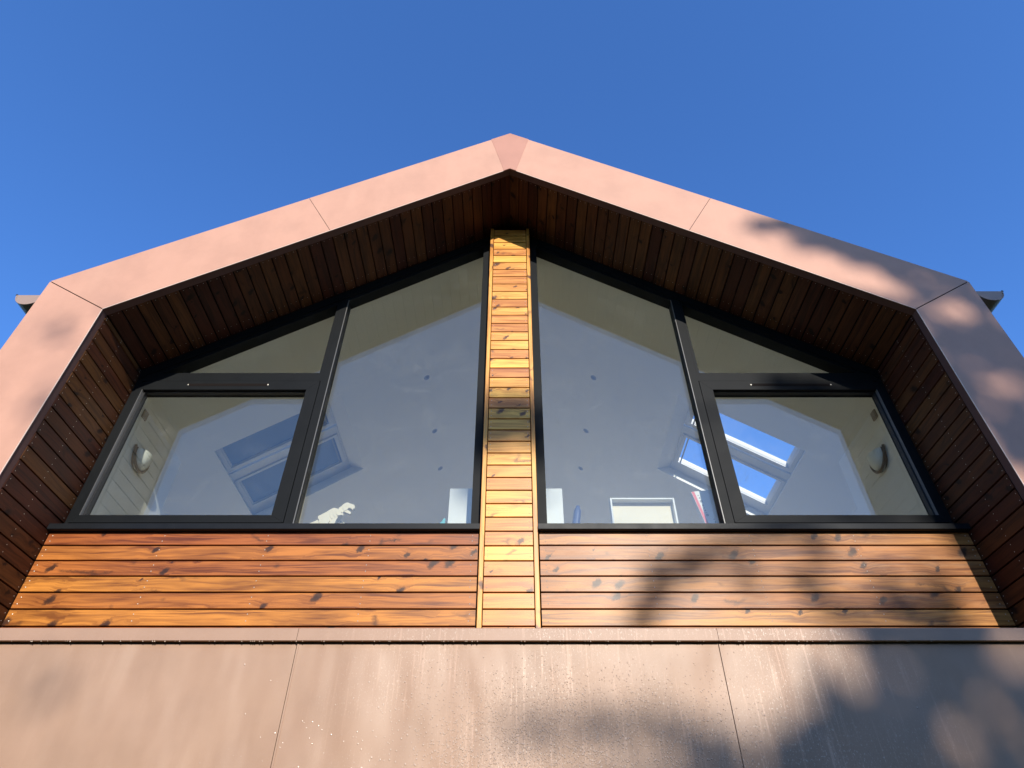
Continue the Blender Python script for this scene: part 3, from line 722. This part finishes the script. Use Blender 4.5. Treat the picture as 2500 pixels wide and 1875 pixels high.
# ------------------------------------------------------------------ water on the metal
def drops():
    b = MB(); rnd = random.Random(3)
    def dome(x, z, r, y=D1 - .0005, lift=0.45):
        k = 6; st = rnd.uniform(1.0, 1.6)
        r1 = [(x + r * math.cos(a), y, z + r * st * math.sin(a)) for a in [i * math.tau / k for i in range(k)]]
        r2 = [(x + .65 * r * math.cos(a), y - r * lift * .8, z + .65 * r * st * math.sin(a) - r * .1) for a in [i * math.tau / k for i in range(k)]]
        t = (x, y - r * lift * 1.15, z - r * .15)
        for i in range(k):
            j = (i + 1) % k; b.poly([r1[i], r1[j], r2[j], r2[i]], smooth=True); b.poly([r2[i], r2[j], t], smooth=True)
    n = 0
    while n < 6500:
        x = rnd.gauss(0.35, 0.85); z = rnd.uniform(0.70, 1.44)
        if not -2.4 < x < 2.6 or (x < -.6 and rnd.random() < .5): continue
        dens = min(1, max(0, (1.40 - z) / 0.42)) ** 1.3 * math.exp(-((x - .4) / 1.1) ** 2) + 0.03
        dens *= 0.5 + 0.5 * math.sin(x * 7 + math.sin(z * 9)) ** 2
        if rnd.random() > dens: continue
        dome(x, z, rnd.choice([.0018, .0022, .0028, .0034, .0042]) * rnd.uniform(.8, 1.2)); n += 1
    x = -3.2
    while x < 2.6:
        x += rnd.choice([.015, .03, .05, .09, .16]) * rnd.uniform(.6, 1.4)
        r = rnd.uniform(.0022, .0046)
        c = Vector((x, 4.173, 1.5015 - r * .9))
        for i in range(8):
            for j in range(5):
                def s_(i_, j_):
                    a = i_ * math.tau / 8; e = j_ * math.pi / 5
                    return c + Vector((r * math.sin(e) * math.cos(a), r * math.sin(e) * math.sin(a), r * 1.15 * math.cos(e)))
                b.poly([s_(i, j), s_(i, j + 1), s_(i + 1, j + 1), s_(i + 1, j)], smooth=True)
    o = b.build('water_drops', 'drop'); o["kind"] = "stuff"; o["label"] = "beads of dew on the metal panels and under the capping edge"; o["category"] = "dew"
drops()

# ------------------------------------------------------------------ tall tree across the garden (it casts the soft shade)
tree = thing('tall_tree', (10.3, -25.0, -EYE), 'tall broadleaf tree across the garden opposite the gable, casting its shade on it', 'tree')
LT = 32.0
def lift(X, Z, L): return Vector((X, D1, Z)) + SD * L
rt = random.Random(11)
def inpoly(x, z, P_):
    c = False; n = len(P_)
    for i in range(n):
        (x1, z1), (x2, z2) = P_[i], P_[(i + 1) % n]
        if (z1 > z) != (z2 > z) and x < (x2 - x1) * (z - z1) / (z2 - z1) + x1: c = not c
    return c
masses = [  # (outline in the plane across the sun, leaves per square metre)
    ([(2.08, 1.75), (1.98, 1.35), (1.72, 1.05), (1.45, .86), (1.2, .80), (.3, .62), (.2, -1.0), (6.5, -1.4), (8.0, .5), (7.6, 1.9), (5, 2.1), (3.2, 1.95)], 320),
    ([(2.55, 6.12), (2.75, 5.95), (3.0, 5.72), (3.45, 5.5), (3.75, 5.2), (3.95, 4.6), (3.9, 3.9), (3.85, 3.0), (4.2, 2.0), (7.6, 1.9), (8.6, 3.6), (8.2, 4.8), (6.8, 5.3), (5.2, 5.7), (4.2, 5.95), (3.3, 6.2)], 300),
]
masses.append(([(2.80, 4.98), (3.4, 4.92), (3.85, 4.75), (3.95, 4.3), (3.95, 3.4), (3.75, 3.3), (3.70, 4.2), (3.5, 4.6), (2.8, 4.78)], 300))
smears = [(.16, 4.38, .40, .26, 60), (.14, 4.12, .42, .22, 55), (.62, 1.0, .42, .07, 14), (1.15, .95, .3, .07, 10), (.2, .97, .2, .06, 4), (1.16, 2.22, .10, .20, 9), (1.32, 2.50, .12, .14, 10), (1.54, 2.70, .20, .09, 12), (1.85, 2.88, .28, .07, 13),
          (2.42, 3.02, .32, .05, 10), (2.74, 2.88, .07, .14, 7), (2.76, 2.34, .22, .08, 11), (2.50, 2.62, .14, .10, 7), (3.55, 2.4, .2, .3, 14), (2.05, 2.62, .12, .07, 4),
          (3.02, 6.02, .42, .07, 16), (3.35, 5.72, .35, .06, 12), (-4.2, 4.4, .35, .5, 4), (-3.9, 3.5, .4, .4, 4), (-2.6, 1.1, .5, .3, 1), (3.25, 2.35, .22, .25, 9), (3.3, 3.6, .4, .5, 14), (1.25, 3.3, .2, .25, 6)]
holes = [(2.65, .98, .12, .12), (2.46, 1.38, .08, .10), (1.93, .80, .09, .07), (3.13, 5.49, .24, .10), (3.62, 5.18, .28, .09), (4.25, 4.62, .25, .14), (4.06, 3.42, .14, .10), (4.45, 3.2, .08, .08)]
lv = MB()
def leaf(c, size):
    a, t = rt.uniform(0, math.tau), rt.uniform(-0.9, 0.9)
    d = Vector((math.cos(a) * math.cos(t), math.sin(a) * 0.6, math.sin(a) * math.cos(t) + math.sin(t) * .4)).normalized()
    u = d.cross(Vector((rt.uniform(-.4, .4), -1, rt.uniform(-.4, .4)))).normalized()
    n_ = d.cross(u)
    lv.poly([c - d * size, c + u * size * .45 + n_ * size * .1, c + d * size, c - u * size * .45 + n_ * size * .1])
def ok(x, z): return all(((x - hx) / rx) ** 2 + ((z - hz) / rz) ** 2 > 1 for hx, hz, rx, rz in holes)
for P_, dens in masses:
    xs = [p[0] for p in P_]; zs = [p[1] for p in P_]
    n_ = int((max(xs) - min(xs)) * (max(zs) - min(zs)) * dens)
    for _ in range(n_):
        x, z = rt.uniform(min(xs), max(xs)), rt.uniform(min(zs), max(zs))
        nz = mnoise.noise(Vector((x * 2.6, z * 2.6, 3.1))) + .5 * mnoise.noise(Vector((x * 6, z * 6, 1.7)))
        if nz > .34: continue
        if inpoly(x, z, P_) and ok(x, z): leaf(lift(x, z, LT + rt.gauss(0, 1.3)), rt.uniform(.09, .19))
for x, z, rx, rz, n_ in smears:
    for _ in range(int(n_ * (4.6 if x > 1 else 3))):
        leaf(lift(x + rt.gauss(0, rx * .5), z + rt.gauss(0, rz * .5), LT + rt.gauss(0, 1.0)), rt.uniform(.06, .11))
lv.build('crown', 'leaf', tree)
tk = MB()
tk.tube([(10.9, -24.6, -EYE - .1), (10.8, -24.5, 2), (10.95, -24.4, 6), (10.7, -24.3, 10), (10.9, -24.3, 14), (10.6, -24.3, 18)], [.42, .34, .29, .22, .15, .05], 12)
def limb(z0, X1, Z1, r0, side=0):
    a = Vector((10.85, -24.4, z0)); e = lift(X1, Z1, LT + side); m_ = a.lerp(e, .5) + Vector((0, 0, -.5))
    tk.tube([a, a.lerp(m_, .6), m_, m_.lerp(e, .5), e], [r0, r0 * .8, r0 * .6, r0 * .4, r0 * .15], 7)
for a in ((10.2, .4, .6, .09, .5), (11.5, 2.0, .4, .09, -.6), (9.0, 1.2, -.6, .09, .3), (12.5, 7.2, 1.0, .09, .8), (13.5, 7.6, 3.6, .1, -.9), (14.5, 4.3, 5.2, .08, .3), (15.2, 6.6, 6.2, .07, .6), (15.5, 3.6, 5.9, .06, -.4), (12.0, 4.6, 1.2, .08, -1.0)): limb(*a)
def twig(pts, r): tk.tube([lift(x, z, LT) for x, z in pts], r, 5)
twig([(3.6, 3.3), (2.7, 3.25), (1.9, 2.95), (1.4, 2.6), (1.1, 2.1)], [.05, .04, .03, .02, .01])
twig([(4.2, 4.2), (2.4, 4.5), (1.2, 4.45), (.4, 4.38), (-.1, 4.3)], [.05, .035, .03, .02, .01])
twig([(3.6, 2.1), (2.9, 2.3), (2.5, 2.65), (2.2, 2.8)], [.04, .03, .02, .01])
tk.build('trunk', 'bark', tree)

# ------------------------------------------------------------------ unseen hedge added behind the camera to hold back low sky light
hedge = thing('light_blocking_hedge', (0, -22, -EYE), 'unseen conifer hedge added opposite the gable to block low sky light', 'hedge')
rh = random.Random(5); b = MB(); nx = 60
def hz(x): return 9.6 + .5 * math.sin(x * .7) + .4 * math.sin(x * 1.9 + 1) - EYE
pts = [(-45 + i * 1.5, hz(-45 + i * 1.5)) for i in range(nx + 1)]
b.prism([(-45, -EYE)] + pts + [(45, -EYE)], -23.5, -21.0)
b.build('core', 'leaf', hedge)
b = MB()
for _ in range(9000):
    x = rh.uniform(-45, 45); z = rh.uniform(-EYE, hz(x) + .5); c = Vector((x, -21 + rh.uniform(-.1, .45) if z < hz(x) else rh.uniform(-23.5, -21), z))
    d = Vector((rh.uniform(-1, 1), rh.uniform(-.4, .4), rh.uniform(.3, 1))).normalized(); u = d.cross(Vector((rh.uniform(-.5, .5), -1, 0))).normalized(); k = rh.uniform(.12, .3)
    b.poly([c - d * k, c + u * k * .4, c + d * k, c - u * k * .4])
b.build('foliage', 'leaf', hedge)
